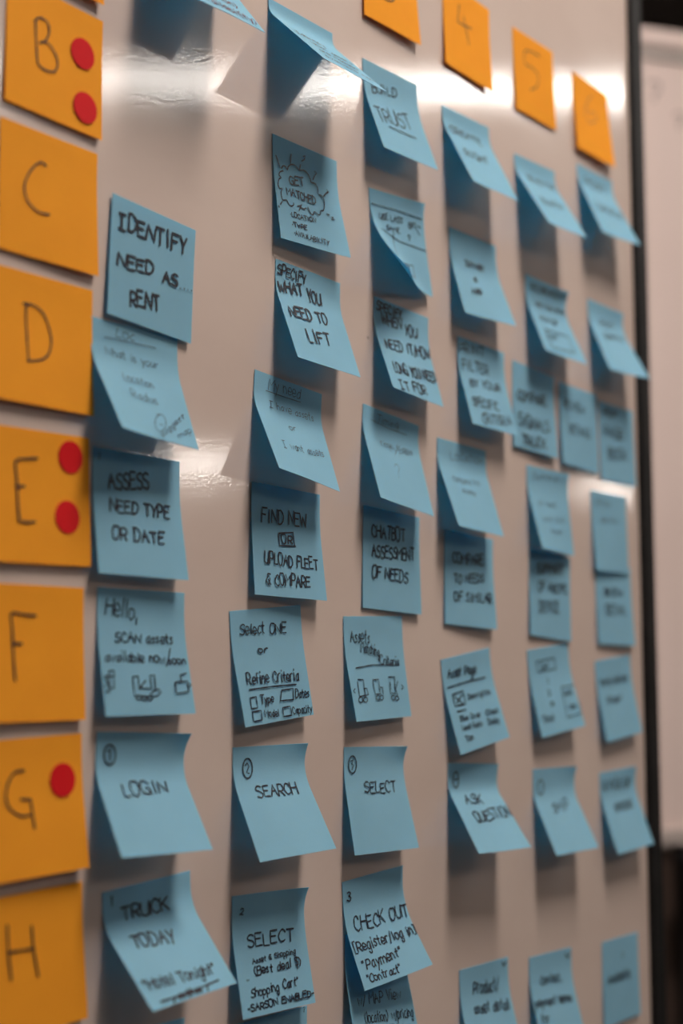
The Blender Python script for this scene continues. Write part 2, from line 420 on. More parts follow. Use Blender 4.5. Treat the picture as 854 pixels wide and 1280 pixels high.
NU, NV = 10, 26
def make_note(key, label, group, lift=0.0):
    q, fold, wd, ink, lines, dots = NOTES[key]
    orange = key[0] == 'o'
    q = tuple(q)
    org = np.array([q[0], -.0006 - lift, q[1]])
    sub = np.array([q[0], -.0006, q[1]])
    t = thing('sticky_note', label, 'sticky note', tuple(org), group)
    uu, vv = np.meshgrid(np.linspace(0, 1, NU + 1), np.linspace(0, 1, NV + 1))
    P = surf(q, fold, uu, vv); Nn = surf_n(q, fold, uu, vv)
    # faint waviness, kept small
    ph = random.uniform(0, 6)
    P = P + Nn * (0.0003 * np.sin(uu * 5 + ph) * vv)[..., None]
    th = 0.00012
    fr = (P + Nn * th - sub).reshape(-1, 3); bk = (P - Nn * th - sub).reshape(-1, 3)
    n1 = NU + 1; tot = len(fr); F = []
    for j in range(NV):
        for i in range(NU):
            a = j * n1 + i; F.append((a, a + n1, a + n1 + 1, a + 1)); F.append((tot + a, tot + a + 1, tot + a + n1 + 1, tot + a + n1))
    RV = []
    rim = [i for i in range(n1)] + [j * n1 + NU for j in range(1, NV + 1)] + [NV * n1 + i for i in range(NU - 1, -1, -1)] + [j * n1 for j in range(NV - 1, 0, -1)]
    for a in rim: RV += [fr[a], bk[a]]
    nr = len(rim); k0 = 2 * tot
    for i in range(nr):
        j = (i + 1) % nr; F.append((k0 + 2 * i, k0 + 2 * j, k0 + 2 * j + 1, k0 + 2 * i + 1))
    pm = mesh('paper', np.vstack([fr, bk, RV]).tolist(), F, M['orange' if orange else 'blue'], t, smooth=False)
    pm.data.polygons.foreach_set('use_smooth', [k < 2 * NU * NV for k in range(len(pm.data.polygons))])
    im = M[('ink', 'pencil', 'red_ink')[ink]]
    rnd = random.Random(key)
    for L in lines:
        if L[0] == 't':
            st = text_strokes(L[1], *L[2:], rnd); nm = 'handwriting'
        else:
            st = [catmull(s, 3) if len(s) > (5 if orange else 12) else s for s in L[1]]; nm = 'letter' if orange else 'drawing'
        if not st: continue
        ww = wd * (1.5 if key[1] in '456' and not orange else 1.22)
        if L[0] == 't':     # crowded words are written with the tip of the pen
            ww = min(ww, max(0.42, 0.25 * 76 * math.hypot(L[4] - L[2], L[5] - L[3]) / len(L[1])))
        V, Fi = ink_mesh(q, fold, st, ww, 0.00065, sub)
        mesh(nm, V, Fi, im, t)
    for (u, v) in dots:
        k = 28; r = 0.0096 / SZ
        U = np.array([u] + [u + r * math.cos(6.2832 * i / k) for i in range(k)]); W = np.array([v] + [v + r * math.sin(6.2832 * i / k) for i in range(k)])
        A = surf(q, fold, U, W) - sub; Nn = surf_n(q, fold, U, W)
        V = (A + Nn * 0.0007).tolist() + (A + Nn * 0.0003).tolist()[1:]
        Fd = [(0, 1 + (i + 1) % k, 1 + i) for i in range(k)] + [(1 + i, 1 + (i + 1) % k, k + 1 + (i + 1) % k, k + 1 + i) for i in range(k)]
        mesh('round_sticker', V, Fd, M['red'], t)['label'] = 'red round dot sticker'
    return t

NOTES = {
'oA': ((0.5466,1.8818,0.0049,0.058,0.0615,0.12,0.5,0),0,0.6,0,[],[]),
'oB': ((0.5498,1.7991,-0.0221,0.025,0.0421,0.12,0.5,0),0,0.9,0,[('p',[[(0.285,0.271),(0.288,0.359),(0.295,0.441),(0.312,0.603)],[(0.274,0.28),(0.302,0.247),(0.342,0.228),(0.404,0.239),(0.426,0.306),(0.388,0.395),(0.322,0.437),(0.396,0.402),(0.47,0.438),(0.517,0.517),(0.499,0.594),(0.446,0.624),(0.365,0.63),(0.312,0.603)]])],[(0.781,0.353),(0.813,0.791)]),
'oC': ((0.5466,1.713,-0.003,0.025,0.0509,0.12,0.5,0),0,0.9,0,[('p',[[(0.456,0.253),(0.395,0.241),(0.317,0.309),(0.253,0.419),(0.24,0.504),(0.279,0.585),(0.37,0.633),(0.488,0.629)]])],[]),
'oD': ((0.5443,1.6277,0.0008,0.0583,0.0542,0.12,0.5,0),0,0.9,0,[('p',[[(0.313,0.242),(0.31,0.332),(0.314,0.432),(0.326,0.67)],[(0.282,0.246),(0.385,0.241),(0.478,0.28),(0.543,0.389),(0.56,0.498),(0.525,0.595),(0.444,0.65),(0.321,0.677)]])],[]),
'oE': ((0.5434,1.5374,0.0154,0.0574,0.0337,0.12,0.5,0),0,1.1,0,[('p',[[(0.462,0.211),(0.346,0.227),(0.249,0.252),(0.258,0.383),(0.261,0.46),(0.271,0.673),(0.309,0.695),(0.36,0.696),(0.425,0.688)],[(0.249,0.438),(0.33,0.431)]])],[(0.799,0.17),(0.757,0.633)]),
'oF': ((0.5408,1.4499,0.0004,0.0615,0.0557,0.12,0.5,0),0,1.1,0,[('p',[[(0.511,0.226),(0.388,0.22),(0.276,0.216),(0.284,0.324),(0.291,0.494),(0.305,0.702)],[(0.288,0.434),(0.375,0.433)]])],[]),
'oG': ((0.5409,1.3641,0.0273,0.0684,0.1188,0.12,0.5,0),0,1.1,0,[('p',[[(0.42,0.235),(0.332,0.238),(0.27,0.302),(0.239,0.399),(0.268,0.49),(0.367,0.554),(0.454,0.555)],[(0.379,0.436),(0.469,0.444),(0.481,0.552),(0.491,0.654)]])],[(0.793,0.333)]),
'oH': ((0.5432,1.28,0.0309,0.0627,0.0672,0.12,0.5,0),0,1.1,0,[('p',[[(0.26,0.204),(0.262,0.321),(0.267,0.458),(0.28,0.586)],[(0.489,0.246),(0.497,0.401),(0.533,0.606)],[(0.26,0.392),(0.403,0.401),(0.507,0.407)]])],[]),
'b11': ((0.6351,1.6916,-0.065,0.0277,0.025,0.12,0.5,0),0,1.35,0,[('t','IDENTIFY',0.071,0.267,0.886,0.252,0.135),('t','NEED',0.084,0.58,0.5,0.547,0.107),('t','AS',0.618,0.572,0.795,0.563,0.109),('t','....',0.821,0.563,0.985,0.552,0.092),('t','RENT',0.25,0.866,0.594,0.832,0.129)],[]),
'b12': ((0.6195,1.6121,0.0039,0.5079,0.3393,0.15,0.42,0),0,0.4,1,[('t','Loc',0.266,0.115,0.484,0.114,0.081),('p',[[(0.144,0.141),(0.424,0.133),(0.731,0.128)]]),('t','What is your',0.136,0.282,0.745,0.308,0.066),('t','Location',0.271,0.496,0.622,0.514,0.07),('t','Radius',0.303,0.658,0.606,0.664,0.079),('p',[[(0.54,0.783),(0.574,0.763),(0.605,0.756),(0.627,0.764),(0.637,0.785),(0.633,0.816),(0.615,0.851),(0.586,0.885),(0.551,0.912),(0.516,0.928),(0.487,0.929),(0.469,0.916),(0.465,0.891),(0.475,0.858),(0.498,0.822),(0.53,0.79),(0.565,0.767)],[(0.536,0.768),(0.599,0.756)],[(0.538,0.856),(0.573,0.86)]]),('t','suggest',0.515,0.98,0.918,0.727,0.039),('t','map',0.747,0.949,0.967,0.847,0.044)],[]),
'b13': ((0.6227,1.5343,-0.0103,0.135,0.1781,0.12,0.5,0),0,1.0,0,[('t','1',0.047,0.097,0.076,0.096,0.062),('t','ASSESS',0.17,0.321,0.627,0.267,0.123),('t','NEED TYPE',0.17,0.5,0.845,0.5,0.099),('t','OR DATE',0.167,0.72,0.748,0.721,0.098)],[]),
'b14': ((0.6281,1.451,-0.0039,0.1584,0.2053,0.12,0.5,0),0,0.7,0,[('t','Hello,',0.078,0.22,0.437,0.237,0.14),('t','SCAN assets',0.174,0.422,0.838,0.422,0.075),('t','available now',0.047,0.571,0.716,0.583,0.075),('p',[[(0.794,0.466),(0.765,0.536),(0.723,0.611)]]),('t','soon',0.754,0.596,0.956,0.595,0.06),('p',[[(0.027,0.691),(0.121,0.692),(0.114,0.781),(0.069,0.79),(0.027,0.691)],[(0.066,0.691),(0.078,0.649),(0.13,0.649),(0.127,0.692)],[(0.075,0.691),(0.069,0.79),(0.01,0.818),(0.066,0.814)],[(-0.027,0.761),(0.017,0.771)],[(0.328,0.697),(0.389,0.692),(0.384,0.789),(0.522,0.792),(0.519,0.688),(0.575,0.683),(0.561,0.8)],[(0.328,0.697),(0.323,0.769),(0.328,0.841),(0.43,0.852),(0.566,0.851),(0.627,0.82),(0.603,0.798),(0.547,0.805),(0.485,0.85)],[(0.384,0.789),(0.465,0.726)],[(0.384,0.789),(0.416,0.774)],[(0.382,0.844),(0.391,0.848),(0.397,0.854),(0.398,0.861),(0.394,0.868),(0.386,0.874),(0.375,0.877),(0.363,0.877),(0.352,0.875),(0.344,0.87),(0.34,0.864),(0.341,0.857),(0.346,0.85),(0.355,0.846),(0.367,0.843),(0.379,0.844),(0.389,0.847)],[(0.44,0.85),(0.449,0.854),(0.454,0.86),(0.455,0.867),(0.451,0.874),(0.443,0.879),(0.433,0.883),(0.422,0.883),(0.412,0.881),(0.405,0.876),(0.401,0.87),(0.402,0.863),(0.407,0.856),(0.416,0.851),(0.427,0.849),(0.438,0.849),(0.447,0.853)],[(0.501,0.849),(0.51,0.853),(0.515,0.859),(0.516,0.866),(0.512,0.873),(0.504,0.879),(0.494,0.882),(0.483,0.882),(0.473,0.88),(0.466,0.875),(0.462,0.869),(0.463,0.862),(0.468,0.855),(0.477,0.85),(0.488,0.848),(0.499,0.848),(0.508,0.852)],[(0.798,0.743),(0.948,0.732),(0.949,0.819),(0.799,0.834),(0.798,0.743)],[(0.876,0.733),(0.871,0.683),(0.947,0.668)],[(0.946,0.744),(0.985,0.764),(0.946,0.789)]])],[]),
'b15': ((0.6294,1.3666,-0.0469,0.4892,0.538,0.2,0.45,6),0,0.9,0,[('p',[[(0.16,0.104),(0.183,0.12),(0.199,0.146),(0.205,0.177),(0.201,0.207),(0.186,0.232),(0.163,0.247),(0.138,0.25),(0.114,0.24),(0.095,0.22),(0.082,0.192),(0.08,0.161),(0.087,0.133),(0.104,0.111),(0.127,0.1),(0.153,0.101),(0.177,0.115)],[(0.117,0.147),(0.145,0.131),(0.147,0.221)]]),('t','LOGIN',0.239,0.504,0.739,0.489,0.103)],[]),
'b16': ((0.6355,1.2739,0.0603,0.7176,0.6674,0.12,0.4,0),0,0.95,0,[('t','1',0.069,0.11,0.111,0.114,0.076),('t','TRUCK',0.176,0.25,0.705,0.257,0.099),('t','TODAY',0.166,0.479,0.613,0.543,0.111),('t','"Hotel Tonight"',0.051,0.835,0.844,0.875,0.092),('p',[[(0.12,0.951),(0.46,0.952),(0.816,0.932)],[(0.285,0.944),(0.24,0.99)],[(0.465,0.945),(0.425,0.988)],[(0.67,0.942),(0.642,0.985)]]),('t','###',0.31,0.976,0.586,0.983,0.047)],[]),
'b22': ((0.7875,1.8739,0.0118,0.7996,0.8056,0.05,0.2,0),0,0.7,0,[('t','Identify',0.1,0.47,0.55,0.47,0.07),('t','what assets',0.2,0.6,0.85,0.6,0.06),('t','are needed',0.2,0.74,0.8,0.74,0.06),('t','available now',0.15,0.88,0.95,0.88,0.06)],[]),
'b23': ((0.7924,1.7763,0.0199,0.1181,0.2215,0.12,0.5,0),0,0.8,0,[('t','GET',0.219,0.43,0.443,0.388,0.076),('t','MATCHED',0.16,0.545,0.59,0.544,0.077),('t','·LOCATION',0.169,0.755,0.54,0.739,0.043),('t','·TYPE',0.174,0.854,0.391,0.843,0.042),('t','·AVAILABILITY',0.191,0.936,0.691,0.936,0.047),('p',[[(0.134,0.321),(0.086,0.343),(0.066,0.378),(0.094,0.396),(0.061,0.419),(0.041,0.474),(0.054,0.511),(0.092,0.507),(0.07,0.547),(0.074,0.596),(0.088,0.618),(0.142,0.605),(0.159,0.631),(0.193,0.649),(0.233,0.634),(0.24,0.612)],[(0.113,0.302),(0.139,0.27),(0.177,0.27),(0.198,0.295),(0.217,0.26),(0.266,0.225),(0.329,0.22),(0.382,0.247),(0.455,0.233),(0.517,0.252),(0.552,0.299),(0.557,0.324),(0.621,0.323),(0.656,0.36),(0.652,0.418),(0.7,0.422),(0.732,0.456),(0.723,0.523),(0.692,0.578),(0.649,0.593),(0.62,0.642),(0.561,0.629),(0.538,0.63),(0.514,0.666),(0.478,0.654),(0.452,0.603)],[(0.294,0.63),(0.343,0.613)],[(0.361,0.599),(0.309,0.667)],[(0.346,0.633),(0.399,0.633),(0.418,0.618)],[(0.036,0.199),(0.057,0.232),(0.09,0.303)],[(0.268,0.127),(0.254,0.22)],[(0.453,0.098),(0.486,0.082),(0.469,0.124),(0.428,0.15)],[(0.41,0.189),(0.391,0.239)],[(0.627,0.199),(0.659,0.206),(0.632,0.233)],[(0.623,0.245),(0.594,0.289)],[(0.732,0.425),(0.821,0.35),(0.807,0.338)],[(0.791,0.379),(0.829,0.354)],[(0.741,0.603),(0.78,0.605)],[(0.816,0.618),(0.851,0.637),(0.8,0.648),(0.834,0.614)],[(0.07,0.637),(0.042,0.669)],[(0.014,0.69),(0.018,0.701)]])],[]),
'b24': ((0.7962,1.6874,-0.0187,0.3767,0.3459,0.15,0.38,0),0,1.15,0,[('t','SPECIFY',0.02,0.134,0.448,0.142,0.093),('t','WHAT',0.023,0.315,0.397,0.274,0.109),('t','YOU',0.473,0.31,0.68,0.296,0.116),('t','NEED TO',0.099,0.548,0.696,0.497,0.113),('t','LIFT',0.275,0.777,0.637,0.742,0.129)],[]),
'b25': ((0.7737,1.6053,-0.0751,0.4724,0.3666,0.15,0.38,0),0,0.42,1,[('t','My need',0.194,0.139,0.661,0.119,0.096),('p',[[(0.16,0.158),(0.415,0.157),(0.67,0.152)]]),('t','I have assets',0.19,0.31,0.864,0.296,0.071),('t','or',0.417,0.494,0.526,0.485,0.054),('t','I want assets',0.198,0.739,0.877,0.679,0.073)],[]),
'b26': ((0.7699,1.5282,-0.0236,0.0856,0.1382,0.12,0.5,0),0,0.85,0,[('t','FIND NEW',0.13,0.342,0.79,0.33,0.12),('t','OR',0.406,0.512,0.558,0.505,0.072),('p',[[(0.369,0.425),(0.577,0.397),(0.587,0.517)],[(0.366,0.425),(0.366,0.537),(0.602,0.523)]]),('t','UPLOAD FLEET',0.145,0.716,0.908,0.717,0.101),('t','& COMPARE',0.157,0.902,0.767,0.891,0.1)],[]),
'b27': ((0.7483,1.4406,0.0872,0.1585,0.1215,0.12,0.5,0),0,0.75,0,[('t','Select ONE',0.11,0.208,0.762,0.238,0.092),('t','or',0.343,0.384,0.464,0.389,0.06),('t','Refine Criteria',0.125,0.641,0.852,0.676,0.096),('p',[[(0.13,0.689),(0.469,0.692),(0.805,0.705)],[(0.125,0.761),(0.21,0.758),(0.206,0.854),(0.118,0.853),(0.125,0.761)],[(0.579,0.737),(0.75,0.737),(0.732,0.835),(0.54,0.827),(0.579,0.737)],[(0.121,0.881),(0.246,0.881),(0.239,0.962),(0.12,0.965),(0.121,0.881)],[(0.554,0.891),(0.663,0.888),(0.669,0.969),(0.549,0.967),(0.554,0.891)]]),('t','Type',0.256,0.82,0.441,0.828,0.068),('t','Dates',0.762,0.826,0.972,0.833,0.07),('t','Model',0.289,0.943,0.487,0.953,0.064),('t','Capacity',0.687,0.961,0.976,0.974,0.065)],[]),
'b28': ((0.7525,1.3524,-0.0019,0.4266,0.5136,0.12,0.42,3.5),0,0.85,0,[('p',[[(0.21,0.108),(0.233,0.128),(0.246,0.158),(0.247,0.192),(0.236,0.225),(0.215,0.252),(0.188,0.268),(0.162,0.269),(0.141,0.257),(0.126,0.234),(0.121,0.202),(0.124,0.168),(0.135,0.136),(0.153,0.113),(0.177,0.102),(0.204,0.105),(0.227,0.122)],[(0.155,0.16),(0.18,0.139),(0.203,0.169),(0.165,0.223),(0.199,0.229)]]),('t','SEARCH',0.24,0.448,0.798,0.453,0.102)],[]),
'b29': ((0.7525,1.2579,-0.0358,0.2197,0.2234,0.1,0.5,4),0,0.85,0,[('t','2',0.096,0.16,0.14,0.164,0.055),('t','SELECT',0.178,0.439,0.806,0.444,0.094),('t','Asset & Shopping',0.212,0.578,0.811,0.557,0.044),('t','(Best deal $)',0.213,0.675,0.871,0.661,0.068),('t','"',0.095,0.736,0.131,0.736,0.041),('t','Shopping Cart"',0.132,0.841,0.792,0.826,0.072),('t','-SARSON ENABLED-',0.067,0.952,0.98,0.938,0.052)],[]),
'b20': ((0.6559,1.879,0.0295,0.6531,0.6571,0.04,0.22,0),0,0.75,2,[('t','(location)',0.2,0.78,0.8,0.78,0.07),('t','(availability)',0.15,0.93,0.95,0.93,0.08)],[]),
'b68a': ((1.0294,1.168,-0.0129,0.264,0.2709,0.12,0.5,0),0,0.8,0,[('t','v',0.853,0.079,0.949,0.084,0.069),('t','Product/',0.243,0.277,0.762,0.314,0.122),('t','asset detail',0.214,0.47,0.921,0.532,0.108)],[]),
'b58': ((1.1417,1.1607,-0.0295,0.2589,0.2651,0.12,0.5,0),0,0.8,0,[('t','v',0.841,0.103,0.975,0.102,0.074),('t','Contact,',0.224,0.32,0.719,0.337,0.091),('t','payment terms',0.033,0.544,0.869,0.58,0.089),('t','for',0.087,0.718,0.268,0.73,0.094)],[]),
'b39': ((0.8763,1.2164,-0.0467,0.2144,0.2672,0.12,0.5,0),0,0.6,0,[('t','w/ MAP View',0.118,0.651,0.807,0.662,0.096),('t','(location) w/pricing',0.185,0.809,0.954,0.854,0.086)],[]),
'b31': ((0.9027,1.8692,0.0451,0.3272,0.3341,0.12,0.5,0),0,0.8,0,[('t','BUILD',0.127,0.325,0.586,0.249,0.093),('t','TRUST',0.089,0.676,0.743,0.586,0.168),('p',[[(0.246,0.692),(0.499,0.693),(0.743,0.691)]])],[]),
'b32': ((0.9103,1.769,0.0866,0.2252,0.1013,0.2,0.6,2),0.03,0.6,0,[('p',[[(0.018,0.159),(0.456,0.156),(0.949,0.173)],[(0.151,0.4),(0.488,0.486),(0.991,0.508)],[(0.384,0.398),(0.274,0.757),(0.658,0.715),(0.625,0.862),(0.46,0.85)]]),('t','USE LAST',0.148,0.29,0.577,0.277,0.06),('t','SAME',0.251,0.39,0.502,0.391,0.055),('t','OPT',0.691,0.31,0.824,0.29,0.051),('t','?',0.644,0.451,0.702,0.442,0.061),('p',[[(0.824,0.29),(0.885,0.353)],[(0.838,0.257),(0.92,0.27)]]),('t','GO',0.02,0.985,0.191,0.886,0.042)],[]),
'b33': ((0.9166,1.6856,-0.0336,0.3552,0.2932,0.12,0.5,0),0,1.0,0,[('t','SPECIFY',0.033,0.132,0.485,0.129,0.091),('t','WHEN',0.122,0.263,0.477,0.247,0.113),('t','YOU',0.54,0.28,0.769,0.278,0.105),('t','NEED IT/HOW',0.118,0.527,0.985,0.462,0.112),('t','LONG YOU NEED',0.139,0.798,0.985,0.727,0.107),('t','IT FOR',0.149,0.985,0.695,0.926,0.1)],[]),
'b34': ((0.9015,1.6004,-0.091,0.3426,0.2987,0.1,0.35,0),0,0.35,1,[('t','Timing',0.227,0.129,0.618,0.123,0.075),('p',[[(0.134,0.134),(0.434,0.152),(0.766,0.149)]]),('t','time frame',0.249,0.383,0.849,0.347,0.068),('t','type',0.377,0.413,0.78,0.366,0.063),('t','?',0.407,0.69,0.508,0.679,0.14)],[]),
'b35': ((0.9012,1.524,-0.0395,0.025,0.0545,0.12,0.5,0),0,0.95,0,[('t','CHATBOT',0.146,0.299,0.725,0.272,0.121),('t','ASSESSMENT',0.145,0.493,0.893,0.458,0.111),('t','OF NEEDS',0.143,0.686,0.758,0.695,0.11)],[]),
'b36': ((0.8752,1.4409,0.0327,0.1821,0.1162,0.12,0.5,0),0,0.65,0,[('t','Assets',0.095,0.248,0.412,0.269,0.12),('t','Matching',0.253,0.351,0.558,0.394,0.096),('t','Criteria',0.555,0.468,0.885,0.496,0.082),('p',[[(0.132,0.494),(0.427,0.472),(0.888,0.486)]]),('p',[[(0.134,0.604),(0.225,0.612),(0.215,0.72),(0.221,0.76),(0.115,0.765),(0.12,0.628)],[(0.223,0.693),(0.259,0.694),(0.271,0.755),(0.22,0.763)],[(0.146,0.774),(0.157,0.78),(0.162,0.789),(0.161,0.8),(0.155,0.81),(0.144,0.817),(0.13,0.822),(0.116,0.822),(0.103,0.818),(0.095,0.811),(0.092,0.802),(0.095,0.791),(0.103,0.782),(0.115,0.775),(0.129,0.772),(0.143,0.773),(0.154,0.778)],[(0.228,0.779),(0.238,0.785),(0.244,0.794),(0.244,0.803),(0.237,0.813),(0.226,0.82),(0.213,0.824),(0.198,0.824),(0.186,0.821),(0.177,0.814),(0.174,0.805),(0.176,0.795),(0.184,0.786),(0.196,0.78),(0.21,0.777),(0.224,0.778),(0.236,0.783)],[(0.383,0.617),(0.486,0.617),(0.48,0.731),(0.493,0.756),(0.393,0.756),(0.384,0.638)],[(0.495,0.695),(0.536,0.693),(0.53,0.758)],[(0.449,0.77),(0.459,0.776),(0.464,0.784),(0.464,0.793),(0.458,0.802),(0.448,0.809),(0.435,0.812),(0.421,0.813),(0.41,0.809),(0.401,0.803),(0.398,0.794),(0.4,0.785),(0.408,0.777),(0.419,0.771),(0.432,0.768),(0.445,0.769),(0.456,0.774)],[(0.51,0.773),(0.519,0.778),(0.524,0.786),(0.523,0.795),(0.518,0.804),(0.509,0.811),(0.497,0.815),(0.484,0.816),(0.474,0.812),(0.466,0.806),(0.463,0.797),(0.465,0.788),(0.472,0.78),(0.483,0.774),(0.495,0.771),(0.507,0.772),(0.517,0.776)],[(0.663,0.599),(0.776,0.601),(0.756,0.726),(0.759,0.764),(0.668,0.756),(0.683,0.649)],[(0.819,0.646),(0.768,0.727),(0.786,0.777)],[(0.72,0.782),(0.73,0.787),(0.736,0.796),(0.736,0.805),(0.73,0.814),(0.72,0.821),(0.707,0.825),(0.693,0.825),(0.681,0.822),(0.672,0.815),(0.668,0.806),(0.67,0.797),(0.678,0.789),(0.689,0.782),(0.703,0.78),(0.717,0.781),(0.728,0.785)],[(0.786,0.79),(0.794,0.795),(0.798,0.803),(0.798,0.812),(0.793,0.82),(0.785,0.827),(0.774,0.83),(0.762,0.831),(0.752,0.828),(0.745,0.821),(0.742,0.813),(0.744,0.805),(0.751,0.797),(0.76,0.791),(0.772,0.788),(0.783,0.789),(0.792,0.794)],[(0.059,0.69),(0.029,0.709),(0.051,0.73)],[(0.887,0.686),(0.916,0.708),(0.877,0.727)]])],[]),
'b37': ((0.8757,1.3476,-0.0326,0.1963,0.2698,0.12,0.42,4),0,0.8,0,[('p',[[(0.151,0.09),(0.173,0.108),(0.188,0.136),(0.193,0.169),(0.185,0.201),(0.167,0.226),(0.143,0.242),(0.117,0.244),(0.094,0.234),(0.076,0.212),(0.066,0.182),(0.066,0.149),(0.076,0.119),(0.094,0.096),(0.118,0.085),(0.144,0.087),(0.168,0.102)],[(0.099,0.133),(0.137,0.121),(0.116,0.157),(0.145,0.17),(0.118,0.213)]]),('t','SELECT',0.291,0.437,0.816,0.442,0.1)],[]),
'b38': ((0.8729,1.2533,0.0514,0.3487,0.533,0.15,0.6,1),0,0.85,0,[('t','3',0.055,0.186,0.117,0.192,0.088),('t','CHECK OUT',0.121,0.478,0.985,0.488,0.119),('t','[Register/log in]',0.026,0.655,0.985,0.668,0.093),('t','"Payment"',0.07,0.829,0.641,0.822,0.086),('t','"Contract"',0.062,0.95,0.555,0.955,0.07)],[]),
'o5': ((1.1386,1.9796,0.0303,0.025,0.0334,0.12,0.5,0),0,0.8,0,[('p',[[(0.642,0.168),(0.46,0.172),(0.279,0.214),(0.258,0.369),(0.465,0.372),(0.586,0.437),(0.54,0.575),(0.357,0.673)]])],[]),
'o6': ((1.2554,1.9767,0.0079,0.0632,0.1212,0.12,0.5,0),0,0.6,1,[('p',[[(0.515,0.156),(0.362,0.312),(0.302,0.472),(0.407,0.562),(0.597,0.464),(0.571,0.382),(0.397,0.411)]])],[]),
'b41': ((1.0169,1.868,0.0433,0.4651,0.4489,0.08,0.3,0),0,0.7,0,[('t','CREATE',0.085,0.3,0.749,0.296,0.087),('t','RIGHT',0.175,0.605,0.694,0.584,0.097)],[]),
'b51': ((1.1378,1.8612,0.0544,0.5275,0.5197,0.08,0.3,0),0,0.6,0,[('t','REVIEW THE',0.241,0.308,0.918,0.288,0.086),('t','BUYER',0.246,0.647,0.795,0.616,0.095)],[]),
'b61': ((1.261,1.8867,0.0348,0.3941,0.4653,0.08,0.3,0),0,0.6,0,[('t','POST',0.138,0.249,0.751,0.247,0.098),('t','EXPERIENCE',0.243,0.611,0.939,0.61,0.093)],[]),
'b42': ((1.0259,1.7666,0.0154,0.2706,0.3581,0.12,0.5,0),0,0.9,0,[('t','SUMMARY',0.281,0.381,0.678,0.375,0.07),('t','&',0.386,0.555,0.451,0.549,0.057),('t','MAP',0.271,0.722,0.473,0.715,0.077)],[]),
'b52': ((1.1547,1.7552,-0.0251,0.3773,0.4302,0.15,0.45,4),0,0.65,0,[('t','REQ BREAKDOWN',0.127,0.166,0.97,0.113,0.074),('t','service area',0.204,0.347,0.943,0.297,0.068),('t','things',0.195,0.554,0.646,0.498,0.07),('p',[[(0.203,0.676),(0.771,0.649),(0.776,0.883),(0.21,0.921),(0.203,0.676)]]),('t','list',0.196,0.789,0.459,0.771,0.069)],[]),
'b62': ((1.2779,1.7575,-0.0021,0.3901,0.5124,0.12,0.4,1),0,0.65,0,[('t','Post',0.303,0.297,0.659,0.276,0.089),('t','question',0.276,0.471,0.895,0.438,0.092)],[]),
'b43': ((1.0368,1.6764,-0.0124,0.2707,0.2567,0.12,0.5,0),0,0.75,0,[('t','PRINT',0.02,0.166,0.551,0.119,0.094),('t','FILTER',0.056,0.36,0.622,0.327,0.116),('t','BY YOUR',0.16,0.53,0.83,0.489,0.083),('t','SPECIFIC',0.109,0.778,0.677,0.747,0.104),('t','CRITERIA',0.235,0.961,0.915,0.889,0.104)],[]),
'b4x': ((1.1292,1.672,-0.041,0.0378,0.0863,0.12,0.5,0),0,0.9,0,[('t','COMPARE',0.091,0.444,0.794,0.397,0.115),('t','SIGNALS',0.112,0.746,0.827,0.706,0.136),('t','TRUCK',0.165,0.948,0.726,0.93,0.114)],[]),
'b53': ((1.2149,1.6663,-0.0219,0.0568,0.025,0.12,0.5,0),0,0.65,0,[('t','REVIEW',0.091,0.29,0.648,0.296,0.097),('t','DETAILS',0.217,0.596,0.791,0.577,0.105)],[]),
'b63': ((1.2961,1.6603,0.0034,0.025,0.0313,0.12,0.5,0),0,0.85,0,[('t','PDP',0.125,0.162,0.489,0.152,0.093),('t','PAGE',0.121,0.432,0.672,0.411,0.125),('t','BOOK',0.228,0.709,0.758,0.669,0.133)],[]),
'b44': ((1.0046,1.5879,-0.0261,0.3615,0.2984,0.15,0.33,0),0,0.35,1,[('t','Location',0.254,0.202,0.945,0.161,0.092),('t','Compare two',0.196,0.462,0.765,0.436,0.068),('t','assets',0.32,0.573,0.604,0.579,0.061)],[]),
'b54': ((1.1517,1.582,-0.0032,0.2649,0.1048,0.15,0.4,2),0,0.35,1,[('t','Summary',0.135,0.15,0.91,0.111,0.086),('t','of need',0.186,0.468,0.625,0.445,0.072),('t','and cost',0.215,0.647,0.813,0.614,0.072),('t','fee',0.349,0.797,0.669,0.769,0.072)],[]),
'b64': ((1.2756,1.5717,0.0068,0.0891,0.025,0.12,0.5,0),0,0.35,1,[('t','Shop',0.125,0.169,0.523,0.163,0.068),('t','details',0.241,0.386,0.703,0.364,0.069)],[]),
'b46': ((1.0065,1.4103,0.1413,0.2038,0.2335,0.12,0.5,0),0,0.75,0,[('t','Asset Page',0.094,0.205,0.665,0.23,0.096),('p',[[(0.067,0.301),(0.446,0.296),(0.835,0.305)],[(0.544,0.287),(0.586,0.274)],[(0.125,0.383),(0.341,0.378),(0.334,0.514),(0.127,0.509),(0.125,0.383)],[(0.161,0.412),(0.282,0.506)],[(0.308,0.412),(0.164,0.486)],[(0.134,0.569),(0.304,0.572)]]),('t','Description',0.408,0.477,0.872,0.492,0.054),('t','Blue Cover',0.156,0.67,0.56,0.691,0.053),('t','Class',0.665,0.694,0.919,0.703,0.054),('t','Lead Ratio',0.151,0.767,0.537,0.791,0.053),('t','Daily',0.662,0.799,0.885,0.813,0.054),('t','Ton',0.158,0.885,0.307,0.893,0.053)],[]),
